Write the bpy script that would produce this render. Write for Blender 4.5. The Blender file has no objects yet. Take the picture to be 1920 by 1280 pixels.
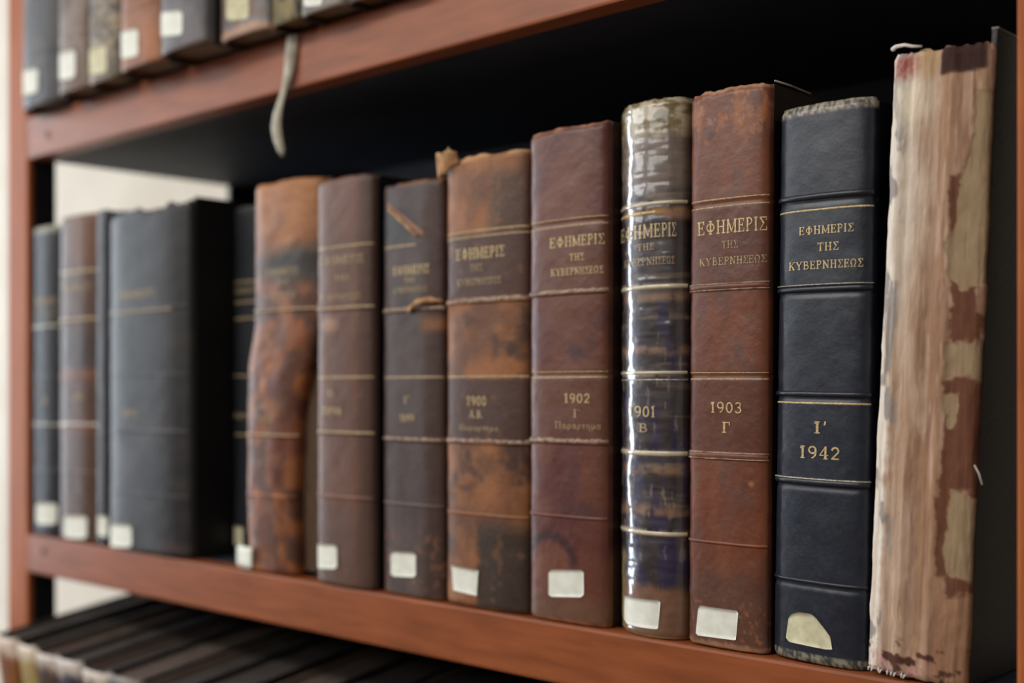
import bpy, math, random
import numpy as np
from mathutils import Vector, Matrix

random.seed(7)
SC = bpy.context.scene
COL = SC.collection

# ------------------------------------------------------------------ camera
F = 2377.0                       # focal length in px of the 1920 px frame
Z0 = 1.45                        # eye height above the floor
TH = math.atan2(2523.0, F)       # angle between the view axis and the shelf direction
cT, sT = math.sin(TH), math.cos(TH)   # X axis in camera space = (cT, -sT), Y axis = (sT, cT)
CX, CY = 1.319, -0.637
HOR = 730.0
cam_d = bpy.data.cameras.new('camera')
cam = bpy.data.objects.new('camera', cam_d)
COL.objects.link(cam)
SC.camera = cam
cam.location = (CX, CY, Z0)
cam.rotation_euler = (math.pi/2, 0, math.atan2(sT, cT))
cam_d.sensor_width = 36.0
cam_d.lens = F/1920*36
cam_d.shift_y = (HOR-640)/1920
cam_d.clip_start = 0.02
cam_d.dof.use_dof = True
cam_d.dof.focus_distance = 0.735
cam_d.dof.aperture_fstop = 3.3
cam_d.dof.aperture_blades = 7

# ------------------------------------------------------------------ world, lights, exposure
SC.view_settings.view_transform = 'Standard'
SC.view_settings.look = 'None'
SC.view_settings.gamma = 1
SC.view_settings.exposure = 0.2
SC.view_settings.use_curve_mapping = False
w = bpy.data.worlds.new('world')
SC.world = w
w.use_nodes = True
w.node_tree.nodes['Background'].inputs[0].default_value = (0.75, 0.82, 0.9, 1)
w.node_tree.nodes['Background'].inputs[1].default_value = 0.5

def area(name, loc, rot, sx, sy, power, col):
    d = bpy.data.lights.new(name, 'AREA')
    d.shape = 'RECTANGLE'; d.size = sx; d.size_y = sy
    d.energy = power; d.color = col
    o = bpy.data.objects.new(name, d)
    o.location = loc; o.rotation_euler = rot
    COL.objects.link(o)
    return o
# daylight of the left window, of the high transom further along that wall, and unseen front fill added high behind the camera
area('daylight_left', (-2.40, -0.34, 1.65), (0, math.radians(-90), 0), 1.6, 0.5, 34, (0.80, 0.90, 1.0))
area('daylight_transom', (-2.40, -1.85, 2.50), (0, math.radians(-90), 0), 0.5, 1.5, 7, (0.95, 0.97, 1.0))
area('front_fill', (-0.3, -3.05, 2.52), (math.radians(72), 0, 0), 3.6, 0.5, 9, (1.0, 0.95, 0.88))
# fill added under the ceiling, unseen, lights the spines without glare
area('fill_light', (-0.1, -1.75, 2.83), (math.radians(24), 0, 0), 2.4, 0.5, 48, (1.0, 0.93, 0.84))

# ------------------------------------------------------------------ helpers
def inv(px, py, y=0.0):
    """the point of the photograph on the vertical plane at depth y (x, height above floor)"""
    u = (px-960)/F; v = (HOR-py)/F
    dx = cT*u - sT; dy = sT*u + cT
    t = (y-CY)/dy
    return CX+t*dx, Z0+t*v

def zc(x, y):
    return -(x-CX)*sT + (y-CY)*cT

def lin(c):
    c = np.asarray(c, float)/255.0
    return np.where(c <= 0.04045, c/12.92, ((c+0.055)/1.055)**2.4)

def _hash(ix, iy, seed):
    h = (ix.astype(np.int64)*374761393 + iy.astype(np.int64)*668265263 + seed*974634777) & 0xffffffff
    h = ((h ^ (h >> 13))*1274126177) & 0xffffffff
    h = (h ^ (h >> 16)) & 0xffffffff
    return h/4294967295.0

def vnoise(x, y, seed=0):
    x = np.asarray(x, float); y = np.asarray(y, float)
    ix = np.floor(x); iy = np.floor(y)
    fx = x-ix; fy = y-iy
    fx = fx*fx*(3-2*fx); fy = fy*fy*(3-2*fy)
    a = _hash(ix, iy, seed); b = _hash(ix+1, iy, seed)
    c = _hash(ix, iy+1, seed); d = _hash(ix+1, iy+1, seed)
    return (a*(1-fx)+b*fx)*(1-fy)+(c*(1-fx)+d*fx)*fy

def fbm(x, y, seed=0, oct=4):
    r = 0; a = 0.5; t = 0
    for k in range(oct):
        r = r+a*vnoise(x*2**k, y*2**k, seed+k*17); t += a; a *= 0.5
    return r/t

def ss(a, b, x):
    t = np.clip((x-a)/(b-a), 0, 1)
    return t*t*(3-2*t)

def mix(a, b, t):
    a = np.asarray(a, float); b = np.asarray(b, float); t = np.asarray(t)[..., None]
    return a*(1-t)+b*t

def line(y, c, hw):            # soft horizontal line mask
    return np.clip(1.3-np.abs(y-c)/hw, 0, 1)

def new_mesh(name, V, Fc, mat=None, parent=None, cols=None, smooth=True, loc=None):
    me = bpy.data.meshes.new(name)
    V = np.asarray(V, float).reshape(-1, 3)
    me.from_pydata(V.tolist(), [], [tuple(int(i) for i in f) for f in Fc])
    if cols is not None:
        at = me.color_attributes.new('Col', 'FLOAT_COLOR', 'POINT')
        c = np.ones((len(V), 4)); c[:, :3] = np.asarray(cols).reshape(-1, 3)
        at.data.foreach_set('color', c.ravel())
    if smooth:
        me.polygons.foreach_set('use_smooth', [True]*len(me.polygons))
    if mat: me.materials.append(mat)
    me.update()
    o = bpy.data.objects.new(name, me)
    if parent: o.parent = parent
    if loc is not None: o.location = loc
    COL.objects.link(o)
    return o

def grid_faces(n, m, off=0):
    i, j = np.meshgrid(np.arange(n-1), np.arange(m-1), indexing='ij')
    a = off+i*m+j
    return np.stack([a, a+1, a+m+1, a+m], -1).reshape(-1, 4)

def box_vf(x0, x1, y0, y1, z0, z1, bev=0.0):
    """box with chamfered edges"""
    import itertools
    if bev <= 0:
        V = [(x, y, z) for x in (x0, x1) for y in (y0, y1) for z in (z0, z1)]
        Fc = [(0, 1, 3, 2), (4, 6, 7, 5), (0, 4, 5, 1), (2, 3, 7, 6), (0, 2, 6, 4), (1, 5, 7, 3)]
        return V, Fc
    import bmesh
    bm = bmesh.new()
    V, Fc = box_vf(x0, x1, y0, y1, z0, z1)
    vs = [bm.verts.new(v) for v in V]
    for f in Fc: bm.faces.new([vs[i] for i in f])
    bm.normal_update()
    bmesh.ops.bevel(bm, geom=bm.edges[:], offset=bev, segments=2, profile=0.6, affect='EDGES')
    bm.verts.index_update()
    V = [tuple(v.co) for v in bm.verts]; Fc = [[v.index for v in f.verts] for f in bm.faces]
    bm.free()
    return V, Fc

def box(name, x0, x1, y0, y1, z0, z1, mat, parent=None, bev=0.0, loc=None):
    V, Fc = box_vf(x0, x1, y0, y1, z0, z1, bev)
    return new_mesh(name, V, Fc, mat, parent, smooth=False, loc=loc)

def tube(name, pts, r, mat, parent=None, n=8, rz=None):
    pts = [Vector(p) for p in pts]
    V = []; Fc = []
    for k, p in enumerate(pts):
        t = (pts[min(k+1, len(pts)-1)]-pts[max(k-1, 0)]).normalized()
        a = t.orthogonal().normalized(); b = t.cross(a)
        rr = r if not callable(r) else r(k/(len(pts)-1))
        for q in range(n):
            an = 2*math.pi*q/n
            V.append(p+a*math.cos(an)*rr+b*math.sin(an)*rr)
    for k in range(len(pts)-1):
        for q in range(n):
            Fc.append((k*n+q, k*n+(q+1) % n, (k+1)*n+(q+1) % n, (k+1)*n+q))
    Fc.append(tuple(range(n))[::-1]); Fc.append(tuple((len(pts)-1)*n+q for q in range(n)))
    return new_mesh(name, [tuple(v) for v in V], Fc, mat, parent)

def empty(name, loc, label, cat, group=None):
    o = bpy.data.objects.new(name, None)
    o.location = loc; o.empty_display_size = 0.05
    COL.objects.link(o)
    tag(o, label, cat, group)
    return o

def tag(o, label, cat=None, group=None, kind=None):
    if label: o['label'] = label
    if cat: o['category'] = cat
    if group: o['group'] = group
    if kind: o['kind'] = kind

# ------------------------------------------------------------------ materials
def mat_base(name):
    m = bpy.data.materials.new(name); m.use_nodes = True
    nt = m.node_tree
    return m, nt, nt.nodes['Principled BSDF']

def add_bump(nt, b, scale, strength, dist, detail=6, coord='Object', stretch=None):
    tc = nt.nodes.new('ShaderNodeTexCoord')
    src = tc.outputs[coord]
    if stretch:
        mp = nt.nodes.new('ShaderNodeMapping'); mp.inputs['Scale'].default_value = stretch
        nt.links.new(src, mp.inputs[0]); src = mp.outputs[0]
    n = nt.nodes.new('ShaderNodeTexNoise'); n.inputs['Scale'].default_value = scale; n.inputs['Detail'].default_value = detail
    nt.links.new(src, n.inputs['Vector'])
    bp = nt.nodes.new('ShaderNodeBump'); bp.inputs['Strength'].default_value = strength; bp.inputs['Distance'].default_value = dist
    nt.links.new(n.outputs[0], bp.inputs['Height'])
    nt.links.new(bp.outputs[0], b.inputs['Normal'])
    return n, src

def leather(name, rough=0.5, spec=0.45, bscale=350, bdist=0.0006, coat=0.0, crough=0.15, bstr=0.5, stretch=None):
    m, nt, b = mat_base(name)
    n, src = add_bump(nt, b, bscale, bstr, bdist, stretch=stretch)
    at = nt.nodes.new('ShaderNodeAttribute'); at.attribute_name = 'Col'
    mx = nt.nodes.new('ShaderNodeMix'); mx.data_type = 'RGBA'; mx.blend_type = 'OVERLAY'; mx.inputs[0].default_value = 0.2
    nt.links.new(at.outputs['Color'], mx.inputs[6]); nt.links.new(n.outputs['Color'], mx.inputs[7])
    hs = nt.nodes.new('ShaderNodeRGBToBW'); nt.links.new(n.outputs['Color'], hs.inputs[0])
    nt.links.new(hs.outputs[0], mx.inputs[7])
    nt.links.new(mx.outputs[2], b.inputs['Base Color'])
    mr = nt.nodes.new('ShaderNodeMapRange'); mr.inputs[3].default_value = rough-0.1; mr.inputs[4].default_value = rough+0.14
    nt.links.new(n.outputs[0], mr.inputs[0]); nt.links.new(mr.outputs[0], b.inputs['Roughness'])
    b.inputs['Specular IOR Level'].default_value = spec
    b.inputs['Coat Weight'].default_value = coat; b.inputs['Coat Roughness'].default_value = crough
    return m

def two_tone(name, c1, c2, scale, rough, stretch=None, bdist=0.0004, bstr=0.4, metallic=0.0, detail=5, lo=0.35, hi=0.65, spec=0.4):
    m, nt, b = mat_base(name)
    n, src = add_bump(nt, b, scale, bstr, bdist, detail=detail, stretch=stretch)
    cr = nt.nodes.new('ShaderNodeValToRGB')
    cr.color_ramp.elements[0].position = lo; cr.color_ramp.elements[1].position = hi
    cr.color_ramp.elements[0].color = (*lin(c1), 1); cr.color_ramp.elements[1].color = (*lin(c2), 1)
    nt.links.new(n.outputs[0], cr.inputs[0]); nt.links.new(cr.outputs[0], b.inputs['Base Color'])
    b.inputs['Roughness'].default_value = rough; b.inputs['Metallic'].default_value = metallic
    b.inputs['Specular IOR Level'].default_value = spec
    return m

M = {}
M['leather'] = leather('old_leather', 0.5, 0.4)
M['waxed'] = leather('waxed_leather', 0.42, 0.5, 260, 0.0005)
M['navy'] = leather('smooth_navy_leather', 0.38, 0.55, 500, 0.0003, bstr=0.35)
M['film'] = leather('film_covered_marbled_paper', 0.4, 0.5, 90, 0.0012, coat=1.0, crough=0.09, bstr=0.35)
M['raw'] = leather('peeled_leather_and_paper', 0.85, 0.2, 220, 0.0014, bstr=0.8, stretch=(1, 1, 0.35))
M['gold'] = two_tone('worn_gilding', (176, 150, 100), (226, 206, 160), 900, 0.45, metallic=0.1, bdist=0.0001)
M['dullgold'] = two_tone('dulled_gilding', (140, 118, 84), (196, 174, 136), 900, 0.5, metallic=0.1, bdist=0.0001)
M['rubbed'] = two_tone('rubbed_leather_edge', (112, 84, 68), (170, 146, 126), 260, 0.45, bdist=0.0002)
M['silver'] = two_tone('tarnished_rule', (128, 124, 112), (196, 192, 178), 700, 0.4, metallic=0.3, bdist=0.0001)
M['label'] = two_tone('label_paper', (222, 226, 214), (236, 239, 230), 120, 0.75, bdist=0.0002)
M['label_old'] = two_tone('yellowed_label_paper', (196, 192, 156), (218, 215, 186), 160, 0.75, bdist=0.0003)
M['pages'] = two_tone('aged_page_edges', (92, 74, 54), (150, 128, 98), 60, 0.9, stretch=(22, 1, 1), bdist=0.0015, bstr=0.7)
M['brown_pages'] = two_tone('brown_glued_backing', (66, 48, 36), (92, 70, 52), 60, 0.85, stretch=(12, 1, 1), bdist=0.001)
M['dust_pages2'] = two_tone('brownish_page_edges', (62, 50, 46), (104, 88, 78), 60, 0.9, stretch=(22, 1, 1), bdist=0.0012, bstr=0.6)
M['dust_pages'] = two_tone('dusty_dark_page_edges', (40, 35, 33), (72, 63, 57), 60, 0.9, stretch=(22, 1, 1), bdist=0.0012, bstr=0.6)
M['thread'] = two_tone('bleached_thread', (205, 200, 190), (235, 230, 222), 300, 0.8)
M['ribbon'] = two_tone('faded_tape', (150, 144, 130), (206, 200, 184), 60, 0.8)
M['wood'] = two_tone('varnished_brown_wood', (128, 70, 38), (160, 90, 52), 14, 0.42, stretch=(1.2, 9, 9), bdist=0.0004, bstr=0.25, spec=0.35, lo=0.3, hi=0.75)
M['wood_v'] = two_tone('varnished_brown_wood_upright', (150, 82, 44), (176, 102, 58), 14, 0.5, stretch=(9, 9, 1.0), bdist=0.0004, bstr=0.25, lo=0.3, hi=0.75, spec=0.12)
M['black'] = two_tone('dark_painted_steel', (17, 18, 22), (25, 26, 30), 30, 0.45, bdist=0.0002)
M['under'] = two_tone('dark_painted_shelf_board', (34, 40, 54), (44, 50, 64), 20, 0.6, bdist=0.0002, spec=0.25)
M['back'] = two_tone('dark_grey_back_panel', (42, 48, 62), (54, 60, 74), 20, 0.6, bdist=0.0002)
M['screw'] = two_tone('dark_brass_screw', (46, 30, 18), (84, 56, 34), 200, 0.4, metallic=0.6)
M['wall'] = two_tone('cream_plaster', (206, 198, 184), (216, 209, 196), 6, 0.9, bdist=0.001, bstr=0.2)
M['panelling'] = two_tone('brown_panelling', (84, 60, 42), (112, 82, 58), 6, 0.7, stretch=(6, 6, 1))
M['ceil'] = two_tone('white_ceiling_paint', (226, 222, 214), (234, 230, 224), 8, 0.9)
M['floor'] = two_tone('worn_wood_floor', (104, 76, 54), (140, 106, 76), 7, 0.5, stretch=(1, 8, 1))
M['frame'] = two_tone('white_window_paint', (212, 210, 204), (228, 226, 220), 30, 0.5)
def glass():
    m, nt, b = mat_base('daylit_window_glass')
    b.inputs['Base Color'].default_value = (0.8, 0.86, 0.9, 1)
    b.inputs['Roughness'].default_value = 0.05
    b.inputs['Emission Color'].default_value = (0.86, 0.93, 1, 1)
    b.inputs['Emission Strength'].default_value = 1.5
    n = nt.nodes.new('ShaderNodeTexNoise'); n.inputs['Scale'].default_value = 2
    mr = nt.nodes.new('ShaderNodeMapRange'); mr.inputs[3].default_value = 1.2; mr.inputs[4].default_value = 1.8
    nt.links.new(n.outputs[0], mr.inputs[0]); nt.links.new(mr.outputs[0], b.inputs['Emission Strength'])
    return m
M['glass'] = glass()
M['diffuser'] = M['glass'].copy(); M['diffuser'].name = 'fill_diffuser'

# ------------------------------------------------------------------ the room
def struct(o): o['kind'] = 'structure'; return o
RX0, RX1, RY0, RY1, RH = -2.5, 3.2, -3.2, 0.52, 2.9
struct(box('floor', RX0-.1, RX1+.1, RY0-.1, RY1+.1, -0.1, 0, M['floor']))
struct(box('ceiling', RX0-.1, RX1+.1, RY0-.1, RY1+.1, RH, RH+.1, M['ceil']))
struct(box('wall_back', RX0-.1, RX1+.1, RY1, RY1+.1, 0, RH, M['wall']))
struct(box('wall_front', RX0-.1, RX1+.1, RY0-.1, RY0, 0, RH, M['panelling']))
struct(box('wall_left', RX0-.1, RX0, RY0, RY1, 0, RH, M['panelling']))
struct(box('wall_right', RX1, RX1+.1, RY0, RY1, 0, RH, M['wall']))
struct(box('baseboard_back', RX0, RX1, RY1-.015, RY1, 0, 0.09, M['frame'], bev=.003))
def window(name, c, axis, wd, ht):
    e = bpy.data.objects.new(name, None); e.location = c; COL.objects.link(e); e['kind'] = 'structure'
    def bx(nm, a0, a1, z0, z1, d0, d1, mat):
        if axis == 'x': o = box(nm, d0, d1, a0, a1, z0, z1, mat, e)
        else: o = box(nm, a0, a1, d0, d1, z0, z1, mat, e)
        return o
    h, v = wd/2, ht/2
    for k in (-1, 0, 1):
        bx('frame_bar', k*h-.03, k*h+.03, -v-.03, v+.03, 0, .05, M['frame'])
    for k in (-1, 1):
        bx('frame_rail', -h, h, k*v-.03, k*v+.03, 0, .05, M['frame'])
    for k in (-1, 1):
        bx('pane', min(0, k*h)+.03, max(0, k*h)-.03, -v+.03, v-.03, .01, .016, M['glass'])
    bx('sill', -h-.08, h+.08, -v-.07, -v-.03, 0, .12, M['frame'])
window('window_1', (RX0, -0.34, 1.65), 'x', 0.68, 1.7)
window('window_2', (-0.3, RY0, 2.52), 'y', 3.7, 0.56)  # unseen window, added to frame the front fill
window('window_3', (RX0, -1.85, 2.50), 'x', 1.6, 0.56)

cl = empty('fill_panel', (-0.1, -1.75, 2.9), 'added white fill panel on the unseen ceiling in front of the bookcase', 'fill light')  # unseen panel added to house the overhead fill
box('housing', -1.25, 1.25, -.28, .28, -.03, -.0005, M['frame'], cl, bev=.004)
box('diffuser', -1.2, 1.2, -.25, .25, -.036, -.0305, M['diffuser'], cl)
# ------------------------------------------------------------------ the bookcase
ZT, ZTB = Z0+0.293, Z0+0.248          # upper shelf top / underside of its lipping
ZM, ZMB = Z0-0.156, Z0-0.1966         # middle shelf
XR = 1.0665; PW = 0.047; SD = 0.31
bc = empty('bookcase', (0, 0, 0), 'open-sided bookcase with varnished brown wood edges and dark steel shelves', 'bookcase')
for sx in (-1, 1):
    x0, x1 = (-PW, 0) if sx < 0 else (XR, XR+PW)
    box('front_post', x0, x1, 0, 0.0075, 0.0, 2.35, M['wood_v'], bc, bev=.0025)
    ix0, ix1 = (-.006, -.0005) if sx < 0 else (XR+.0005, XR+.006)
    o = box('inner_post', ix0, ix1, 0.0077, 0.033, 0.0, 2.34, M['black'], bc, bev=.001)
    box('rear_post', ix0, ix1, 0.258, SD, 0.0, 2.34, M['black'], bc, bev=.001)
box('back_panel', -PW+.004, XR+PW-.004, SD+.0005, SD+.006, 0.02, 2.34, M['back'], bc)
def shelf(zt, zb, screws):
    b = box('shelf_board', 0.0003, XR-.0003, 0.0205, SD, zb+.001, zt, M['under'], bc, bev=.0012)
    f = box('wood_edging', 0.0002, XR-.0002, 0.0, 0.02, zb, zt, M['wood'], b, bev=.0022)
    for (x, z) in screws:
        V = []; n = 14
        for r, y in ((.0042, .0002), (.0042, -.0006), (.0026, -.0010)):
            V += [(x+r*math.cos(2*math.pi*k/n), y, z+r*math.sin(2*math.pi*k/n)) for k in range(n)]
        Fc = [(a*n+k, a*n+(k+1) % n, (a+1)*n+(k+1) % n, (a+1)*n+k) for a in range(2) for k in range(n)]
        Fc.append(tuple(2*n+k for k in range(n)))
        new_mesh('screw', V, Fc, M['screw'], b)
sx1, sz1 = inv(88, 253); sx2, sz2 = inv(80, 1033)
shelf(ZT, ZTB, [(sx1, sz1), (XR-sx1, sz1)])
shelf(ZM, ZMB, [(sx2, sz2), (XR-sx2, sz2)])
shelf(ZT+.449, ZT+.449-.045, [])
# sloping lower shelf
SL = math.radians(9.0)
BH = 0.33
bx_, bz_ = inv(60, 1203, -0.035)
BZ = bz_-BH*math.cos(SL); BY = -0.035+BH*math.sin(SL)
o = box('sloping_shelf', 0.0003, XR-.0003, -0.022, 0.262, -0.024, -0.0005, M['under'], bc, bev=.0012)
o.location = (0, BY, BZ); o.rotation_euler = (SL, 0, 0)
f = box('wood_edging', 0.0, XR-.0006, -0.042, -0.0222, -0.041, -0.0005, M['wood'], o, bev=.002)
shelf(0.62, 0.58, []); shelf(0.14, 0.10, [])

# ------------------------------------------------------------------ lettering (own stroke glyphs with serifs)
def arc(cx, cy, rx, ry, a0, a1, n=12):
    return [(cx+rx*math.cos(math.radians(a0+(a1-a0)*k/n)), cy+ry*math.sin(math.radians(a0+(a1-a0)*k/n))) for k in range(n+1)]
T, H = .15, .075
def V_(x, y0=0, y1=1, s=True):
    r = [([(x, y0), (x, y1)], T)]
    if s:
        for y in (y0, y1):
            yy = y+H/2 if y == y0 else y-H/2
            r.append(([(x-.15, yy), (x+.15, yy)], H))
    return r
G = {
 'Ε': (.68, V_(.15)+[([(.1, .96), (.62, .96)], H), ([(.1, .04), (.64, .04)], H), ([(.15, .52), (.48, .52)], H), ([(.6, .78), (.6, 1)], H), ([(.62, 0), (.62, .22)], H), ([(.47, .4), (.47, .64)], H)]),
 'Φ': (.86, V_(.43)+[(arc(.43, .5, .34, .28, 0, 360, 20), .11)]),
 'Η': (.86, V_(.17)+V_(.69)+[([(.17, .52), (.69, .52)], H)]),
 'Μ': (1.0, V_(.13, s=True)[:1]+[([(0, .04), (.26, .04)], H), ([(.03, .97), (.2, .97)], H)]+V_(.87)+[([(.13, 1), (.5, .1)], .12), ([(.5, .1), (.87, 1)], H)]),
 'Ρ': (.70, V_(.17)+[(arc(.3, .74, .3, .24, 90, -90), .11), ([(.17, .98), (.3, .98)], H), ([(.17, .5), (.3, .5)], H)]),
 'Ι': (.34, V_(.17)),
 'Σ': (.72, [([(.08, .96), (.64, .96)], H), ([(.08, .04), (.66, .04)], H), ([(.1, .96), (.42, .52)], T), ([(.42, .52), (.08, .06)], H), ([(.63, .76), (.63, 1)], H), ([(.65, 0), (.65, .25)], H)]),
 'Τ': (.76, V_(.38)+[([(.04, .96), (.72, .96)], H), ([(.06, .76), (.06, 1)], H), ([(.7, .76), (.7, 1)], H)]),
 'Κ': (.82, V_(.17)+[([(.2, .45), (.68, .98)], H), ([(.34, .58), (.7, .03)], T), ([(.55, .96), (.8, .96)], H), ([(.55, .04), (.82, .04)], H)]),
 'Υ': (.80, V_(.4, 0, .45)[:2]+[([(.4, .45), (.1, .98)], T), ([(.4, .45), (.7, .98)], H), ([(0, .96), (.24, .96)], H), ([(.58, .96), (.8, .96)], H)]),
 'Β': (.74, V_(.17)+[(arc(.32, .76, .26, .21, 90, -90), .1), (arc(.34, .28, .31, .25, 90, -90), .12), ([(.17, .97), (.32, .97)], H), ([(.17, .53), (.34, .53)], H), ([(.17, .03), (.34, .03)], H)]),
 'Ν': (.88, V_(.15)[:2]+[([(.15, .98), (.72, .03)], T), ([(.72, 0), (.72, 1)], H), ([(.58, .96), (.88, .96)], H), ([(0, .97), (.2, .97)], H)]),
 'Ω': (.84, [(arc(.42, .58, .32, .38, -50, 230, 18), .12), ([(.08, .05), (.32, .05)], .1), ([(.52, .05), (.76, .05)], .1), ([(.3, .05), (.24, .3)], H), ([(.54, .05), (.6, .3)], H)]),
 'Γ': (.66, V_(.17)+[([(.1, .96), (.6, .96)], H), ([(.58, .72), (.58, 1)], H)]),
 'Α': (.84, [([(.12, .03), (.42, 1)], H), ([(.42, 1), (.72, .03)], T), ([(.22, .33), (.62, .33)], H), ([(0, .04), (.24, .04)], H), ([(.58, .04), (.86, .04)], H)]),
 'Π': (.86, V_(.17)+V_(.69)+[([(.06, .96), (.8, .96)], H)]),
 '.': (.26, [([(.08, .06), (.18, .06)], .13)]),
 "'": (.22, [([(.12, 1), (.08, .72)], .1)]),
 '1': (.46, V_(.25)+[([(.08, .8), (.25, .96)], H)]),
 '9': (.66, [(arc(.33, .7, .24, .27, 0, 360, 18), .12), (arc(.2, .55, .38, .52, 20, -75, 10), .12)]),
 '0': (.68, [(arc(.34, .5, .25, .45, 0, 360, 22), .13)]),
 '2': (.66, [(arc(.33, .7, .23, .26, 170, -30, 12), .13), ([(.53, .57), (.1, .06)], .11), ([(.08, .06), (.58, .06)], .12)]),
 '3': (.64, [(arc(.3, .74, .22, .22, 150, -80, 12), .12), (arc(.3, .28, .25, .25, 90, -150, 14), .12)]),
 '4': (.68, [([(.46, 0), (.46, 1)], T), ([(.46, 1), (.06, .3)], H), ([(.04, .3), (.64, .3)], H), ([(.33, .03), (.6, .03)], H)]),
 '7': (.62, [([(.06, .95), (.56, .95)], .11), ([(.56, .95), (.24, 0)], .13), ([(.07, .78), (.07, .98)], H)]),
 '6': (.66, [(arc(.33, .29, .24, .26, 0, 360, 18), .12), (arc(.46, .44, .38, .52, 110, 195, 10), .12)]),
 '5': (.62, [([(.14, .95), (.54, .95)], .11), ([(.14, .95), (.12, .52)], .09), (arc(.28, .3, .26, .26, 110, -140, 14), .12)]),
 '8': (.66, [(arc(.33, .74, .2, .22, 0, 360, 16), .11), (arc(.33, .27, .25, .25, 0, 360, 16), .12)]),
 'α': (.6, [(arc(.25, .3, .2, .27, 0, 360, 14), .1), ([(.47, .6), (.47, .05)], .12), ([(.47, .05), (.58, .03)], H)]),
 'ρ': (.58, [(arc(.3, .3, .2, .27, 0, 360, 14), .1), ([(.1, .3), (.1, -.3)], .12)]),
 'τ': (.5, [([(.04, .56), (.46, .56)], .1), ([(.25, .56), (.25, .05)], .12), ([(.25, .05), (.36, .03)], H)]),
 'η': (.58, [([(.1, 0), (.1, .6)], .12), (arc(.28, .38, .18, .2, 170, 0, 8), .1), ([(.46, .38), (.46, -.28)], .12)]),
 'μ': (.62, [([(.1, .6), (.1, -.3)], .12), (arc(.28, .24, .18, .2, 190, 360, 8), .1), ([(.46, .6), (.46, .03)], .12), ([(.46, .03), (.58, .03)], H)]),
 ' ': (.4, []),
}
def text_quads(txt):
    """2-D quads of a line of lettering, cap height 1"""
    x = 0; Q = []
    for ch in txt:
        wd, st = G[ch]
        for pts, lw in st:
            for (a, b) in zip(pts[:-1], pts[1:]):
                dx, dy = b[0]-a[0], b[1]-a[1]; L = math.hypot(dx, dy) or 1
                nx, ny = -dy/L*lw/2, dx/L*lw/2; ex, ey = dx/L*.02, dy/L*.02
                Q.append([(x+a[0]-ex+nx, a[1]-ey+ny), (x+a[0]-ex-nx, a[1]-ey-ny), (x+b[0]+ex-nx, b[1]+ey-ny), (x+b[0]+ex+nx, b[1]+ey+ny)])
        x += wd+.14
    return np.array(Q), x-.14

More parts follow.
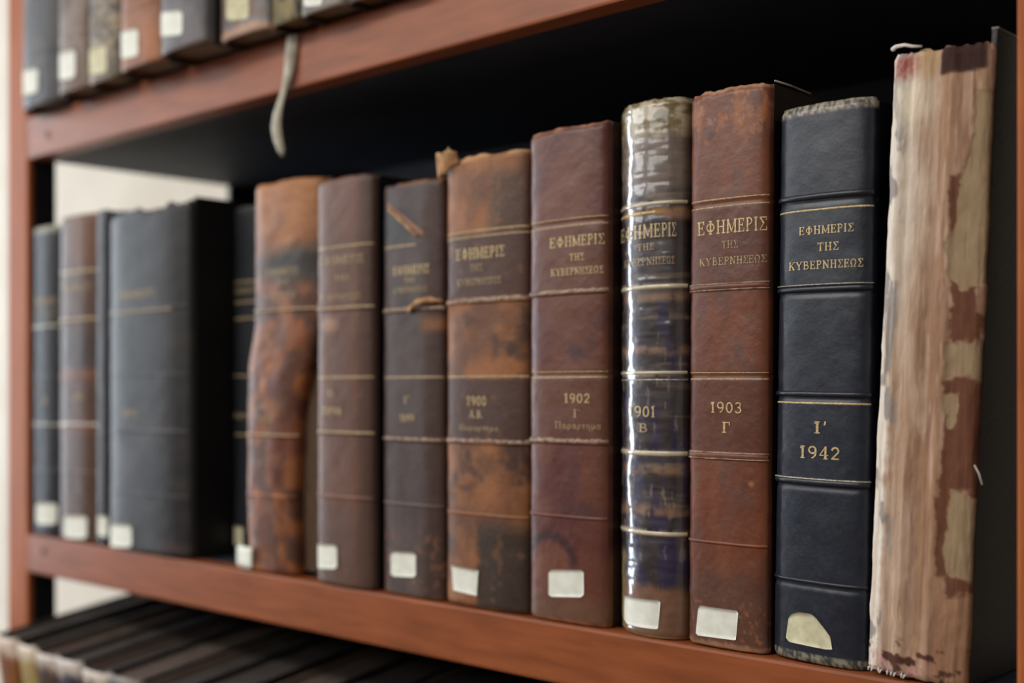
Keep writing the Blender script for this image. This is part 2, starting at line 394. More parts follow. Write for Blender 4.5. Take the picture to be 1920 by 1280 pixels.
# ------------------------------------------------------------------ book builder
class Book:
    """origin: bottom centre of the spine, front of the boards; x across, y into the shelf, z up"""
    def __init__(s, name, label, px0, px1, pytop, paint, zb=ZM, yf=0.004, bulge=0.15, depth=0.235, lean=0.0, mat='leather',
                 nx=44, nz=260, rag=0.0008, ragf=14, board=(40, 30, 26), pages='pages', group=None, x01=None, h=None, xtra=None,
                 warp=None, seed=1, boardtop=0.0, relief=0.0003, board_mat='leather', pyref=1000, tilt=0.0, exp=3.2, lo_x=None, hi_x=None, skew=0.0):
        yp = yf+0.004
        if x01 is None:
            x0 = inv(px0, pyref, yp)[0]; x1 = inv(px1, pyref, yp)[0]
            tt = np.linspace(.001, .999, 120)
            pr = (1-np.abs(2*tt-1)**exp)**(1/exp)
            for it in range(12):
                w_ = x1-x0; b_ = bulge*w_
                xs = x0+w_*tt; ys = yf+b_*(1-pr)
                P_ = lambda X, Y: 960+F*((X-CX)*cT+(Y-CY)*sT)/(-(X-CX)*sT+(Y-CY)*cT)
                sc_ = F*.75/zc(x0, yf)
                x0 += (px0-P_(xs, ys).min())/sc_*.7
                q = .955
                x1 += (px1-P_(x0+w_*q, yf+b_*(1-(1-abs(2*q-1)**exp)**(1/exp))))/sc_*.7
        else: x0, x1 = x01
        if hi_x is not None: x1 = min(x1, hi_x)
        if lo_x is not None: x0 = max(x0, lo_x)
        s.x1 = x1; s.x0 = x0
        s.w = x1-x0-0.0008; s.b = bulge*s.w; s.xc = (x0+x1)/2; s.zb = zb; s.yb = yf+s.b; s.lean = lean
        s.kpx = F/zc(s.xc, yf+.3*s.b)
        s.h = h if h else (HOR-pytop)/s.kpx+Z0-zb
        s.skew = skew; s.exp = exp; s.warp = warp; s.seed = seed; s.paint = paint; s.mat = M[mat]
        s.relief = relief; s.xtra = xtra
        a = math.radians(lean)
        s.e = empty(name, (s.xc, s.yb, zb+abs(math.sin(a))*s.w/2+.0003), label, 'book', group)
        s.e.rotation_euler = (tilt, a, 0)
        s.spine(nx, nz, rag, ragf)
        # boards
        bc_ = lin(board)
        for sg in (-1, 1):
            xa, xb = (s.w/2-.0032, s.w/2) if sg > 0 else (-s.w/2, -s.w/2+.0032)
            hh = s.h-.002+(boardtop if sg > 0 else 0)
            Vv, Ff = box_vf(xa, xb, .0004-sg*skew*s.w/2, depth, 0, hh, .0009)
            Vn = np.array(Vv)
            nn = fbm(Vn[:, 1]*60+seed, Vn[:, 2]*60, seed)
            new_mesh('cover_board', Vv, Ff, M[board_mat], s.e, cols=bc_[None, :]*(0.7+.6*nn)[:, None], smooth=False)
        Vv, Ff = box_vf(-s.w/2+.0036, s.w/2-.0036, .0006, depth-.006, .004, s.h-.0065, .0006)
        new_mesh('page_block', Vv, Ff, M[pages], s.e, smooth=False)

    def prof(s, t):
        q = np.clip(np.abs(2*t-1), 0, 1)
        return -s.b*(1-q**s.exp)**(1/s.exp)+s.skew*(.5-t)*s.w

    def surf(s, t, z, off=0.0):
        """point on the spine at t in 0..1 across, z up, off metres proud"""
        t = np.asarray(t, float); z = np.asarray(z, float)
        e = 1e-3; t2 = np.clip(t, 2e-3, 1-2e-3)
        dy = (s.prof(t2+e)-s.prof(t2-e)); dx = 2*e*s.w
        L = np.hypot(dx, dy)
        x = (t-.5)*s.w; y = s.prof(t)
        ox = dy/L*off; oy = -dx/L*off
        x = x+ox; y = y+oy
        if s.warp is not None:
            l, r = s.warp(s.Y(z))
            x = x+(l*(1-t)+r*t)*s.w
        return np.stack([x, y, z+0*x], -1)

    def disp(s, t, z):
        o = s.relief*2*(fbm(t*6, z*90, s.seed+9, 4)-.5)
        if s.xtra is not None: o = o+s.xtra(t, s.Y(z), s)
        return o

    def over(s, t, z, off):
        return s.surf(t, z, off+s.disp(np.asarray(t, float), np.asarray(z, float)+0*np.asarray(t, float)))

    def Y(s, z):
        return HOR-(z+s.zb-Z0)*s.kpx

    def Zl(s, y):                     # local height of a photo row at the middle of the spine
        return (HOR-y)/s.kpx+Z0-s.zb

    def T(s, px, py):                 # across-position of a photo point
        tt = np.linspace(.003, .997, 160)
        zl = (HOR-py)/s.kpx+Z0-s.zb
        for it in range(3):
            X = s.xc+(tt-.5)*s.w+math.tan(math.radians(s.lean))*zl
            if s.warp is not None:
                l, r = s.warp(s.Y(np.array(zl))); X = X+(l*(1-tt)+r*tt)*s.w
            Yw = s.yb+s.prof(tt)
            D = -(X-CX)*sT+(Yw-CY)*cT
            P = 960+F*((X-CX)*cT+(Yw-CY)*sT)/D
            k = int(P.argmin())
            t = float(np.interp(px, P[k:], tt[k:]))
            zl = (HOR-py)/F*float(np.interp(t, tt, D))+Z0-s.zb
        return t, zl

    def colour(s, t, z):
        yy = s.Y(z)
        return lin(np.clip(s.paint(t, yy, s), 0, 255))

    def spine(s, nx, nz, rag, ragf):
        th = np.linspace(0, math.pi, nx)
        t = (1-np.cos(th))/2*.75+np.linspace(0, 1, nx)*.25
        top = s.h+rag*2*(fbm(t*ragf, t*0+3.3, s.seed, 3)-.6)-rag
        bot = rag*.35*fbm(t*ragf*1.3, t*0+7.3, s.seed+5, 3)
        v = np.linspace(0, 1, nz)
        Tt, Vv = np.meshgrid(t, v, indexing='ij')
        Zz = bot[:, None]+(top-bot)[:, None]*Vv
        off = s.disp(Tt, Zz)
        # rounded-in head and tail
        off = off-.0016*(1-ss(0, .012, 1-Vv))-.0012*(1-ss(0, .008, Vv))
        P = s.surf(Tt, Zz, off)
        C = s.colour(Tt, Zz)
        n = nx*nz
        Vs = [P.reshape(-1, 3)]; Cs = [C.reshape(-1, 3)]
        Fc = [grid_faces(nx, nz)]
        tin = .02+.96*t
        Pt = s.surf(tin, top-.0006, -.0022); Pt2 = s.surf(tin, top-.012, -.0026)
        Pb = s.surf(tin, bot+.0006, -.0022); Pb2 = s.surf(tin, bot+.010, -.0026)
        Vs += [Pt, Pt2, Pb, Pb2]
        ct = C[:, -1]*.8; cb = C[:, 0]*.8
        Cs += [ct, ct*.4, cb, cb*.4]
        i = np.arange(nx-1)
        o1 = i*nz+nz-1; o2 = (i+1)*nz+nz-1
        Fc.append(np.stack([o1, o2, n+i+1, n+i], -1)[:, ::-1])
        Fc.append(np.stack([n+i, n+i+1, n+nx+i+1, n+nx+i], -1)[:, ::-1])
        o1 = i*nz; o2 = (i+1)*nz
        Fc.append(np.stack([o1, o2, n+2*nx+i+1, n+2*nx+i], -1))
        Fc.append(np.stack([n+2*nx+i, n+2*nx+i+1, n+3*nx+i+1, n+3*nx+i], -1))
        Fa = np.concatenate(Fc)[:, ::-1]
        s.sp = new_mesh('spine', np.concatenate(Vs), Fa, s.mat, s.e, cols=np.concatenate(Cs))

    def band(s, y, wpx=8, hmm=1.0, t0=.015, t1=.985, tint=1.0, name='raised_band', mat=None, slope=0.0, col=None):
        """a raised ridge across the spine"""
        n, m = 36, 9
        t = np.linspace(t0, t1, n); q = np.linspace(-1, 1, m)
        hw = wpx/2/s.kpx
        Tt, Q = np.meshgrid(t, q, indexing='ij')
        Z = s.Zl(y)+Q*hw+slope*(Tt-.5)
        off = hmm*1e-3*np.sqrt(np.clip(1-Q**2, 0, 1))-.0002
        P = s.over(Tt, Z, off)
        C = s.colour(Tt, Z)*tint if col is None else np.ones(Tt.shape+(3,))*lin(col)*(0.75+.5*fbm(Tt*20, Q+y, 3))[..., None]
        return new_mesh(name, P.reshape(-1, 3), grid_faces(n, m)[:, ::-1], mat or s.mat, s.e, cols=C.reshape(-1, 3))

    def rule(s, y, wpx=3, mat='gold', t0=.01, t1=.99, name='gilt_rule', off=.00022, wob=0.0):
        n = 60
        t = np.linspace(t0, t1, n)
        hw = wpx/2/s.kpx
        V = []
        for k, q in enumerate((-1, -.5, .5, 1)):
            jag = (fbm(t*40, t*0+k+y, 5, 2)-.5)*hw*.5
            V.append(s.over(t, s.Zl(y)+q*hw+jag+wob*np.sin(t*9)*.001, off if abs(q) < 1 else 0))
        V = np.stack(V, 1)
        return new_mesh(name, V.reshape(-1, 3), grid_faces(n, 4)[:, ::-1], M[mat], s.e)

    def text(s, txt, pxa, pxb, py, hpx, mat='gold', name='title_lettering', off=.00028):
        """lettering from photo x pxa to pxb, centred on row py, hpx tall"""
        Q, L = text_quads(txt)
        ta, z = s.T(pxa, py); tb, _ = s.T(pxb, py)
        z = s.Zl(py) + 0*z
        hh = hpx/s.kpx
        tc, _ = s.T((pxa+pxb)/2, py)
        qx = Q[..., 0]/L                      # quadratic through the three fitted points
        Tq = ta*(1-qx)*(1-2*qx)+4*tc*qx*(1-qx)+tb*qx*(2*qx-1)
        Zq = z+(Q[..., 1]-.5)*hh
        # split long quads so that they follow the round spine
        P = s.over(np.clip(Tq, .01, .99), Zq, off).reshape(-1, 3)
        Fc = np.arange(len(P)).reshape(-1, 4)
        return new_mesh(name, P, Fc, M[mat], s.e, smooth=False)

    def label(s, pts, mat='label', name='paper_label', lab=None):
        """paper patch; pts = photo outline"""
        tz = [s.T(*p) for p in pts]
        tz = [(min(max(t, .012), .988), z) for t, z in tz]
        ts = [a for a, _ in tz]; n, m = 22, 8
        t = np.linspace(min(ts), max(ts), n)
        lo = []; hi = []
        for a in t:
            zs = []
            for (p, q) in zip(tz, tz[1:]+tz[:1]):
                if (p[0]-a)*(q[0]-a) <= 0 and abs(p[0]-q[0]) > 1e-9:
                    zs.append(p[1]+(q[1]-p[1])*(a-p[0])/(q[0]-p[0]))
            if not zs: zs = [tz[ts.index(min(ts, key=lambda v: abs(v-a)))][1]]*2
            lo.append(min(zs)); hi.append(max(zs))
        lo = np.array(lo); hi = np.array(hi)
        v = np.linspace(0, 1, m)
        Tt, Vv = np.meshgrid(t, v, indexing='ij')
        Z = lo[:, None]+(hi-lo)[:, None]*Vv
        top = s.over(Tt, Z, .0005).reshape(-1, 3)
        rim = s.over(Tt, Z, .00002).reshape(-1, 3)
        Vx = np.concatenate([top, rim]); N = n*m
        Fc = [tuple(f) for f in grid_faces(n, m)[:, ::-1]]
        ring = [i*m for i in range(n)]+[(n-1)*m+j for j in range(1, m)]+[i*m+m-1 for i in range(n-2, -1, -1)]+[j for j in range(m-2, 0, -1)]
        for a, b in zip(ring, ring[1:]+ring[:1]):
            Fc.append((a, b, b+N, a+N))
        o = new_mesh(name, Vx, Fc, M[mat], s.e)
        if lab: o['label'] = lab
        return o

def rounded(x0, y0, x1, y1, sl=0.0, r=5):
    c = [(x0+r, y0), (x1-r, y0), (x1, y0+r), (x1, y1-r), (x1-r, y1), (x0+r, y1), (x0, y1-r), (x0, y0+r)]
    return [(x, y+sl*(x-x0)) for x, y in c]

GM = 'bound volumes on the middle shelf'
# ------------------------------------------------------------------ paint functions (true surface colours, in sRGB)
def mottled(c1, c2, c3=None, fx=4, fy=90, seed=0, amt=1.0, k=.5):
    def p(t, y, s):
        n = fbm(t*fx, y/fy, seed); c = mix(c1, c2, ss(.3, .7, n)*amt)
        if c3 is not None:
            c = mix(c, c3, ss(k+.05, k+.25, fbm(t*fx*2.2+9, y/fy*2.4, seed+40)))
        return c
    return p

def edges(c, t, y, s, col, top=12, bot=12, seed=3):
    yt = s.Y(s.h); yb = s.Y(0)
    n = fbm(t*9, y/25, seed)
    m = ss(0, 1, (top*(.5+n)-(y-yt))/8)
    c = mix(c, col, m*.8)
    m = ss(0, 1, (bot*(.5+n)-(yb-y))/8)
    return mix(c, col, m*.8)

def paint_M(t, y, s):
    c = mix((21, 27, 39), (31, 39, 54), fbm(t*5, y/60, 3))
    c = mix(c, (60, 66, 80), ss(.62, .85, fbm(t*14, y/22, 8))*.35)
    hd = 1-ss(s.Y(s.h)+19, s.Y(s.h)+23, y)
    pat = fbm(t*46, y/9, 21, 3)
    c = mix(c, mix((78, 74, 68), (160, 152, 136), ss(.35, .65, pat)), hd)
    tl = ss(s.Y(0)-20, s.Y(0)-16, y)
    c = mix(c, mix((60, 60, 56), (150, 146, 128), ss(.4, .6, pat)), tl*.9)
    return c
def paint_L(t, y, s):
    c = mix((96, 50, 31), (128, 72, 45), fbm(t*4, y/110, 5))
    c = mix(c, (88, 62, 58), ss(.5, .8, fbm(t*6, y/50, 15))*.6)
    pan = (ss(385, 392, y)*(1-ss(530, 537, y)))+(ss(708, 715, y)*(1-ss(846, 852, y)))
    c = mix(c, (84, 46, 33), pan*.55)
    c = mix(c, (152, 94, 54), ss(.52, .74, fbm(t*7+3, y/45, 31))*(1-ss(215, 290, y))*.9)
    c = mix(c, (170, 112, 74), .6*ss(.6, .7, fbm(t*22, y/14, 12))*(1-ss(240, 300, y)))
    c = mix(c, (84, 60, 52), ss(1040, 1110, y)*.6)
    c = mix(c, (150, 96, 66), ss(.6, .7, fbm(t*30, y/9, 44))*ss(1100, 1150, y)*.7)
    c = mix(c, (160, 112, 60), np.clip(1.4-np.hypot((t-.83)*150, y-905)/5, 0, 1))
    return edges(c, t, y, s, (186, 146, 116), 15, 14, 6)
def paint_K(t, y, s):
    n = fbm(t*5, y/26, 7); n2 = fbm(t*16, y/60, 9); st = fbm(t*1.2, y/13, 19)
    c = mix((34, 28, 32), (66, 58, 62), n)
    up = 1-ss(350, 385, y)
    c = mix(c, mix((96, 84, 74), (132, 120, 112), n), up*.95)
    c = mix(c, (168, 150, 120), ss(.6, .75, st)*.4*ss(250, 280, y))
    c = mix(c, (44, 40, 74), ss(.5, .64, fbm(t*9+5, y/70, 27))*ss(520, 560, y)*.8)
    c = mix(c, (190, 180, 164), ss(.64, .72, fbm(t*20, y/11, 29))*.5*(1-ss(.35, .6, t)))
    c = mix(c, (176, 162, 140), ss(.68, .74, fbm(t*26+4, y/40, 39))*.4)
    # torn paper at the head: khaki, ochre
    hd = 1-ss(235, 285, y+60*(n2-.5))
    c = mix(c, mix((112, 98, 56), (190, 178, 150), ss(.4, .6, fbm(t*8, y/16, 3))), hd*.85)
    c = mix(c, (168, 128, 52), line(y, 402, 7)*ss(.3, .5, n2))
    c = mix(c, (136, 98, 76), line(y, 408, 12)*ss(.7, .85, t))
    for yy, hw in ((385, 5), (540, 7), (701, 6), (848, 7), (995, 7)):
        c = mix(c, (206, 198, 176), line(y, yy, hw)*ss(.25, .45, fbm(t*14, y/30, yy))*(1-.6*t))
    for yy in (560, 658, 880, 955):
        c = mix(c, (140, 108, 82), line(y, yy, 11)*ss(.3, .55, fbm(t*8, y/20, yy))*.8)
    # tail: bare tan cloth, cream torn left edge
    tl = ss(1085, 1105, y+18*(n2-.5))
    c = mix(c, mix((128, 92, 70), (104, 74, 58), n), tl)
    c = mix(c, (184, 166, 116), (1-ss(.12, .3, t+.15*(n-.5)))*ss(1015, 1060, y))
    return edges(c, t, y, s, (176, 160, 116), 6, 8, 8)
def paint_J(t, y, s):
    c = mix((94, 52, 38), (112, 66, 48), fbm(t*3, y/120, 11))
    sh = ss(.45, .75, fbm(t*2+2, y/90, 14))
    c = mix(c, (84, 38, 34), sh*.8*(1-ss(1050, 1100, y)))
    c = mix(c, (66, 44, 54), ss(.55, .8, fbm(t*3+7, y/60, 18))*ss(560, 600, y)*(1-ss(940, 990, y))*.7)
    pan = (ss(425, 430, y)*(1-ss(545, 550, y)))+(ss(708, 712, y)*(1-ss(820, 826, y)))
    c = mix(c, (96, 60, 44), pan*.6)
    # ring stain left by something round near the tail
    d = np.hypot((t-.33)*150*.95, (y-1062)*.78)
    ring = np.clip(1.3-np.abs(d-44)/8, 0, 1)*(1-ss(1045, 1075, y))
    c = mix(c, (52, 30, 30), ring*.8)
    c = mix(c, (120, 74, 52), ss(0, 1, (40-d)/10)*.5)
    c = mix(c, (104, 76, 56), ss(1105, 1140, y)*.7)
    return edges(c, t, y, s, (180, 128, 96), 15, 10, 16)
def paint_I(t, y, s):
    n = fbm(t*4, y/70, 21)
    c = mix((104, 66, 42), (150, 96, 54), ss(.25, .75, n))
    c = mix(c, (60, 40, 32), ss(.5, .7, fbm(t*3+5, y/60, 25))*ss(560, 600, y)*.8)
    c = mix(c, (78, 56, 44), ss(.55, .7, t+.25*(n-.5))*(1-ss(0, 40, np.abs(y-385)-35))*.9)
    pan = (ss(436, 444, y)*(1-ss(555, 562, y)))+(ss(708, 714, y)*(1-ss(822, 828, y)))
    c = mix(c, (72, 48, 40), pan*.92)
    c = mix(c, (44, 36, 32), ss(.38, .5, t+.3*(fbm(t*5, y/30, 33)-.5))*ss(955, 1010, y)*.85)
    c = mix(c, (198, 152, 100), (1-ss(288, 318, y+30*(fbm(t*6, y/20, 2)-.5)+30*t)))
    c = mix(c, (170, 112, 64), ss(.6, .75, fbm(t*14, y/22, 52))*.3)
    return edges(c, t, y, s, (200, 160, 116), 16, 6, 26)
def paint_H(t, y, s):
    n = fbm(t*4, y/60, 31)
    c = mix((66, 54, 54), (92, 80, 76), n)
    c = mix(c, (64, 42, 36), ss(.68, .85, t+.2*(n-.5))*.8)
    c = mix(c, (60, 62, 64), (1-ss(.45, .6, t))*(1-ss(395, 460, np.abs(y-425)+395)))
    # diagonal tear
    yt = 385+(t-.18)*105
    c = mix(c, (150, 104, 76), np.clip(1.3-np.abs(y-yt)/6, 0, 1)*(t > .12)*(t < .72))
    c = mix(c, (156, 96, 54), (1-ss(338, 352, y))*ss(.2, .4, t))
    c = mix(c, (126, 82, 54), line(y, 610, 16)*ss(.6, .8, t))
    c = mix(c, (132, 88, 66), ss(.62, .7, fbm(t*14, y/16, 51))*ss(960, 1000, y)*.6)
    return edges(c, t, y, s, (150, 116, 86), 7, 9, 36)
def paint_G(t, y, s):
    n = fbm(t*4, y/80, 41)
    c = mix((88, 58, 44), (112, 76, 58), n)
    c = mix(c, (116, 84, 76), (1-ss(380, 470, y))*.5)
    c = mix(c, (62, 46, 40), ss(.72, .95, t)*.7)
    c = mix(c, (164, 124, 98), np.clip(1.4-np.hypot((t-.3)*90, (y-608))/14, 0, 1)*.9)
    c = mix(c, (84, 62, 52), ss(930, 1000, y)*.6)
    return edges(c, t, y, s, (124, 104, 80), 6, 6, 46)
def paint_F(t, y, s):
    n = fbm(t*4, y/60, 51)
    c = mix((128, 80, 46), (164, 108, 60), ss(.25, .75, n))
    lo = ss(480, 510, y+20*(n-.5))
    c = mix(c, mix((80, 50, 38), (138, 84, 50), ss(.35, .65, fbm(t*5, y/45, 57))), lo*.9)
    c = mix(c, (44, 42, 38), np.clip(1.5-np.hypot((t-.75)*1.6, (y-500)/32), 0, 1)*.95)
    c = mix(c, (96, 50, 40), ss(.5, .7, fbm(t*6+3, y/40, 58))*ss(600, 700, y)*.7)
    c = mix(c, (182, 124, 74), ss(.6, .7, fbm(t*8, y/60, 59))*ss(590, 640, y)*.7*(1-ss(.5, .8, t)))
    return edges(c, t, y, s, (150, 100, 60), 8, 6, 56)
def paint_E(t, y, s):
    return edges(mix((20, 24, 30), (34, 38, 42), fbm(t*4, y/60, 61)), t, y, s, (90, 82, 62), 8, 3)
def paint_D(t, y, s):
    c = mix((28, 28, 31), (42, 41, 42), fbm(t*4, y/90, 71))
    c = mix(c, (62, 56, 52), ss(.55, .75, fbm(t*3, y/50, 73))*.6)
    c = mix(c, (92, 66, 60), np.clip(1.3-np.hypot((t-.86)*60, y-1018)/12, 0, 1)*.5)
    return edges(c, t, y, s, (52, 42, 30), 7, 3)
def paint_C(t, y, s): return edges(mix((44, 44, 50), (62, 60, 66), fbm(t*4, y/60, 81)), t, y, s, (80, 70, 60), 6, 3)
def paint_B(t, y, s):
    c = mix((70, 52, 44), (92, 66, 52), fbm(t*3, y/70, 91))
    c = mix(c, (118, 78, 52), (1-ss(480, 520, y))*ss(.2, .5, t)*.6)
    c = mix(c, (56, 50, 54), ss(600, 640, y)*(1-ss(680, 710, y))*.6)
    c = mix(c, (124, 74, 54), (line(y, 703, 14)+line(y, 800, 14))*.6)
    return edges(c, t, y, s, (130, 90, 50), 7, 3)
def paint_A(t, y, s):
    c = mix((38, 42, 48), (56, 60, 66), fbm(t*3, y/70, 95))
    c = mix(c, (96, 88, 72), line(y, 585, 26)*.5)
    return mix(c, (150, 150, 134), 1-ss(s.Y(s.h)+11, s.Y(s.h)+16, y))
def remains_N(t, y):
    ys = [200, 300, 355, 430, 465, 520, 545, 640, 705, 740, 800, 915, 930, 1000, 1060, 1080]
    b = np.interp(y, ys, [.87, .84, .75, .72, .65, .67, .79, .67, .69, .67, .73, .84, .80, .74, .76, .80])
    j = .10*(fbm(t*5, y/38, 107)-.5)+.05*(fbm(t*16, y/12, 108)-.5)
    tt = t+j; yy = y+40*(fbm(t*6, y/25, 109)-.5)
    def seg(a, c, f=5): return ss(a-f, a+f, yy)*(1-ss(c-f, c+f, yy))
    kh = ss(b-.012, b+.012, tt)*np.maximum.reduce([seg(190, 548), seg(640, 705), seg(742, 802)*(1-ss(.79, .81, tt)), seg(925, 1072)])
    def strip_(lo, hi, a, c): return ss(lo-.015, lo+.015, tt)*(1-ss(hi-.015, hi+.015, tt))*seg(a, c)
    br = np.maximum.reduce([strip_(.66, .80, 345, 440), strip_(.72, .97, 515, 642), strip_(.68, 1.2, 700, 745), strip_(.70, 1.2, 740, 920), strip_(.67, .80, 915, 1078), strip_(.76, 1.2, 1070, 1105)])
    return kh, br*(1-kh)
def paint_N(t, y, s):
    n = fbm(t*5, y/90, 101); v = fbm(t*14, y/260, 102)
    c = mix((158, 124, 102), (190, 162, 142), n)
    c = mix(c, (152, 116, 86), ss(.4, .65, v)*.5)
    c = mix(c, (204, 190, 174), (1-ss(.2, .5, t+.22*(fbm(t*3, y/120, 104)-.5)))*(1-ss(500, 760, y)*.75))
    c = mix(c, (226, 218, 206), 1-ss(.07, .17, t+.12*(fbm(t*2, y/35, 105)-.5)))
    c = mix(c, (142, 136, 134), ss(.55, .66, fbm(t*9, y/60, 106))*(1-ss(.14, .28, t))*.8)
    c = mix(c, (222, 212, 192), np.clip(1.5-np.hypot((t-.26)*5, (y-190)/58), 0, 1)*.9)
    c = mix(c, (132, 96, 78), ss(.56, .68, fbm(t*26, y/150, 131))*ss(.2, .4, t)*.45)
    c = mix(c, (214, 190, 170), ss(.58, .72, fbm(t*20+5, y/110, 133))*.5)
    # khaki bared cloth along the right, dark brown leather remains around it
    kh, br = remains_N(t, y)
    c = mix(c, (142, 104, 78), ss(.62, .8, t)*ss(1060, 1120, y)*.7)
    c = mix(c, mix((88, 54, 42), (112, 72, 52), fbm(t*7, y/30, 120)), br*.9)
    c = mix(c, mix((144, 122, 94), (168, 148, 120), fbm(t*6, y/50, 121)), kh)
    # head: dark brown leather scrap, worn pink cords
    sc = ss(.5, .54, t+.03*(n-.5))*(1-ss(.93, .97, t))*(1-ss(148, 156, y+14*(fbm(t*7, y/12, 9)-.5)))*ss(102, 106, y)
    pk = np.clip(1.5-np.hypot((t-.16)*7, (y-130)/22), 0, 1)
    c = mix(c, (158, 92, 84), pk*(.5+.5*ss(.4, .6, fbm(t*26, y/9, 4))))
    c = mix(c, (62, 42, 38), sc)
    c = mix(c, (190, 158, 118), ss(.28, .34, t)*(1-ss(.48, .5, t))*(1-ss(140, 170, y))*.7)
    # tail: frayed
    c = mix(c, (196, 150, 150), np.clip(1.5-np.hypot((t-.3)*3, (y-1262)/22), 0, 1)*ss(.4, .6, fbm(t*30, y/10, 5)))
    c = mix(c, (84, 56, 44), ss(.6, .68, fbm(t*9, y/16, 6))*ss(1195, 1230, y))
    return c
def relief_N(t, y, s):
    r = .0013*(fbm(t*9, y/420, 201, 3)-.5)*2+.0007*(fbm(t*24, y/160, 205, 3)-.5)
    r = r+.0007*(fbm(t*5, y/60, 202)-.5)
    kh, br = remains_N(t, y)
    r = r-.0007*kh-.0003*br+.0008*np.sin(t*22+.8*fbm(t*2, y/200, 77))*ss(.1, .25, t)*(1-ss(.6, .8, t))
    r = r-.0005*ss(.05, .17, -t+.17)
    return r
def relief_K(t, y, s):
    return .00022*(fbm(t*2, y/12, 301, 2)-.5)*2+.0008*(fbm(t*4, y/70, 302, 2)-.5)
def groove(*ys):
    def f(t, y, s):
        r = 0
        for yy in ys: r = r-.0007*np.clip(1-np.abs(y-yy)/7, 0, 1)
        return r
    return f

# ------------------------------------------------------------------ the books of the middle shelf, right to left
BK = 'ΚΥΒΕΡΝΗΣΕΩΣ'; EF = 'ΕΦΗΜΕΡΙΣ'
# N: peeled pale volume
N_ = Book('book', 'tall book with peeling pale spine, leather worn away, against the right post', 1627, 1802, 95, paint_N, bulge=.11, lean=2.6, mat='raw',
          nx=90, nz=420, rag=.0022, ragf=16, board=(40, 38, 40), group=GM, seed=12, xtra=relief_N, relief=.0005, pyref=1230, boardtop=.007, exp=3.0, yf=0.0)
tube('loose_cord', [(-.0275, -.004, N_.h+.0005), (-.0245, -.006, N_.h+.0012), (-.019, -.0075, N_.h+.0010), (-.014, -.008, N_.h-.0005), (-.009, -.008, N_.h-.0012)],
     lambda k: .0013-.0007*k, M['thread'], N_.e)
ta, tz = N_.T(1832, 868); 
box('worn_corner', N_.w/2-.0036, N_.w/2+.0003, N_.b*.12+.0002, .03, N_.h+.0046, N_.h+.0056, M['ribbon'], N_.e, bev=.0004)
p0 = N_.surf(.985, N_.Zl(868), 0.0)
tube('loose_thread', [tuple(p0), tuple(p0+np.array([.003, -.001, -.004])), tuple(p0+np.array([.0052, -.0015, -.0095]))], .0004, M['thread'], N_.e, n=5)
for k in range(9):
    t_ = .05+.05*k
    p0 = N_.surf(t_, .003, .0003)
    q = random.uniform(-.001, .001)
    tube('frayed_thread', [tuple(p0), tuple(p0+np.array([q, -.0012, -.001])), tuple(p0+np.array([q*2, -.0008, -.0028]))], .0005, M['thread'], N_.e, n=5)
# M: navy
Mb = Book('book', 'navy blue leather book dated 1942 with a torn-cornered yellowed label', 1449, 1620, 197, paint_M, bulge=.17, exp=2.6, skew=.05, lean=.9, mat='navy', nx=60, nz=320,
          rag=.0003, board=(22, 24, 30), group=GM, hi_x=N_.x0-.0008+.0, seed=22, pyref=1200, relief=.00025, yf=.002, xtra=groove(383, 554, 750, 915, 1101))
Mb.band(372, 12, 1.5); Mb.rule(397, 3.2, 'gold'); Mb.band(545, 12, 1.4); Mb.rule(537, 3, 'silver', off=.0012)
Mb.band(741, 11, 1.5); Mb.rule(758, 3.4, 'gold'); Mb.band(906, 13, 1.4); Mb.rule(900, 3.6, 'silver', off=.0013); Mb.band(1093, 8, .9)
Mb.text(EF, 1499, 1601, 435, 15); Mb.text('ΤΗΣ', 1533, 1573, 467, 15); Mb.text(BK, 1480, 1619, 500, 15)
Mb.text("1'", 1525, 1551, 803, 22, name='volume_number'); Mb.text('1942', 1499, 1575, 850, 23, name='year_lettering')
Mb.label([(1477, 1165), (1484, 1154), (1497, 1150), (1520, 1153), (1530, 1160), (1546, 1180), (1560, 1199), (1561, 1219), (1548, 1219), (1500, 1210), (1480, 1206), (1475, 1198)], 'label_old', lab='yellowed label with a torn corner')
# L: tan
L_ = Book('book', 'reddish-tan leather book dated 1903, spine scuffed at the head', 1293, 1444, 163, paint_L, bulge=.15, lean=.35, mat='waxed', nx=60, nz=320,
          rag=.0018, ragf=9, board=(40, 28, 22), group=GM, hi_x=Mb.x0-.0008, seed=33, pyref=1100, yf=.002, xtra=groove(383, 706))
L_.rule(375, 3, 'dullgold'); L_.rule(389, 3, 'dullgold'); L_.band(539, 13, 1.3); L_.rule(534, 4, 'rubbed', off=.0011); L_.rule(545, 4, 'rubbed', off=.0011)
L_.rule(700, 2.4, 'dullgold'); L_.rule(712, 3, 'dullgold'); L_.band(856, 15, 1.3); L_.rule(850, 4, 'rubbed', off=.0011); L_.rule(861, 3.6, 'rubbed', off=.0011); L_.band(1019, 7, 1.1, tint=1.35)
L_.text(EF, 1309, 1439, 427, 25); L_.text('ΤΗΣ', 1354, 1384, 461, 14, 'dullgold'); L_.text(BK, 1312, 1438, 491, 14, 'dullgold')
L_.text('1903', 1332, 1391, 765, 20, name='year_lettering'); L_.text('Γ', 1354, 1370, 802, 20, name='volume_number')
L_.label([(1310, 1136), (1384, 1146), (1385, 1150), (1383, 1199), (1378, 1201), (1308, 1192), (1306, 1188)])
tube('board_edge_thread', [(L_.w/2-.002, .004, L_.h+.0005), (L_.w/2-.001, .02, L_.h+.0002), (L_.w/2-.002, .045, L_.h-.0002)], .0006, M['ribbon'], L_.e, n=5)
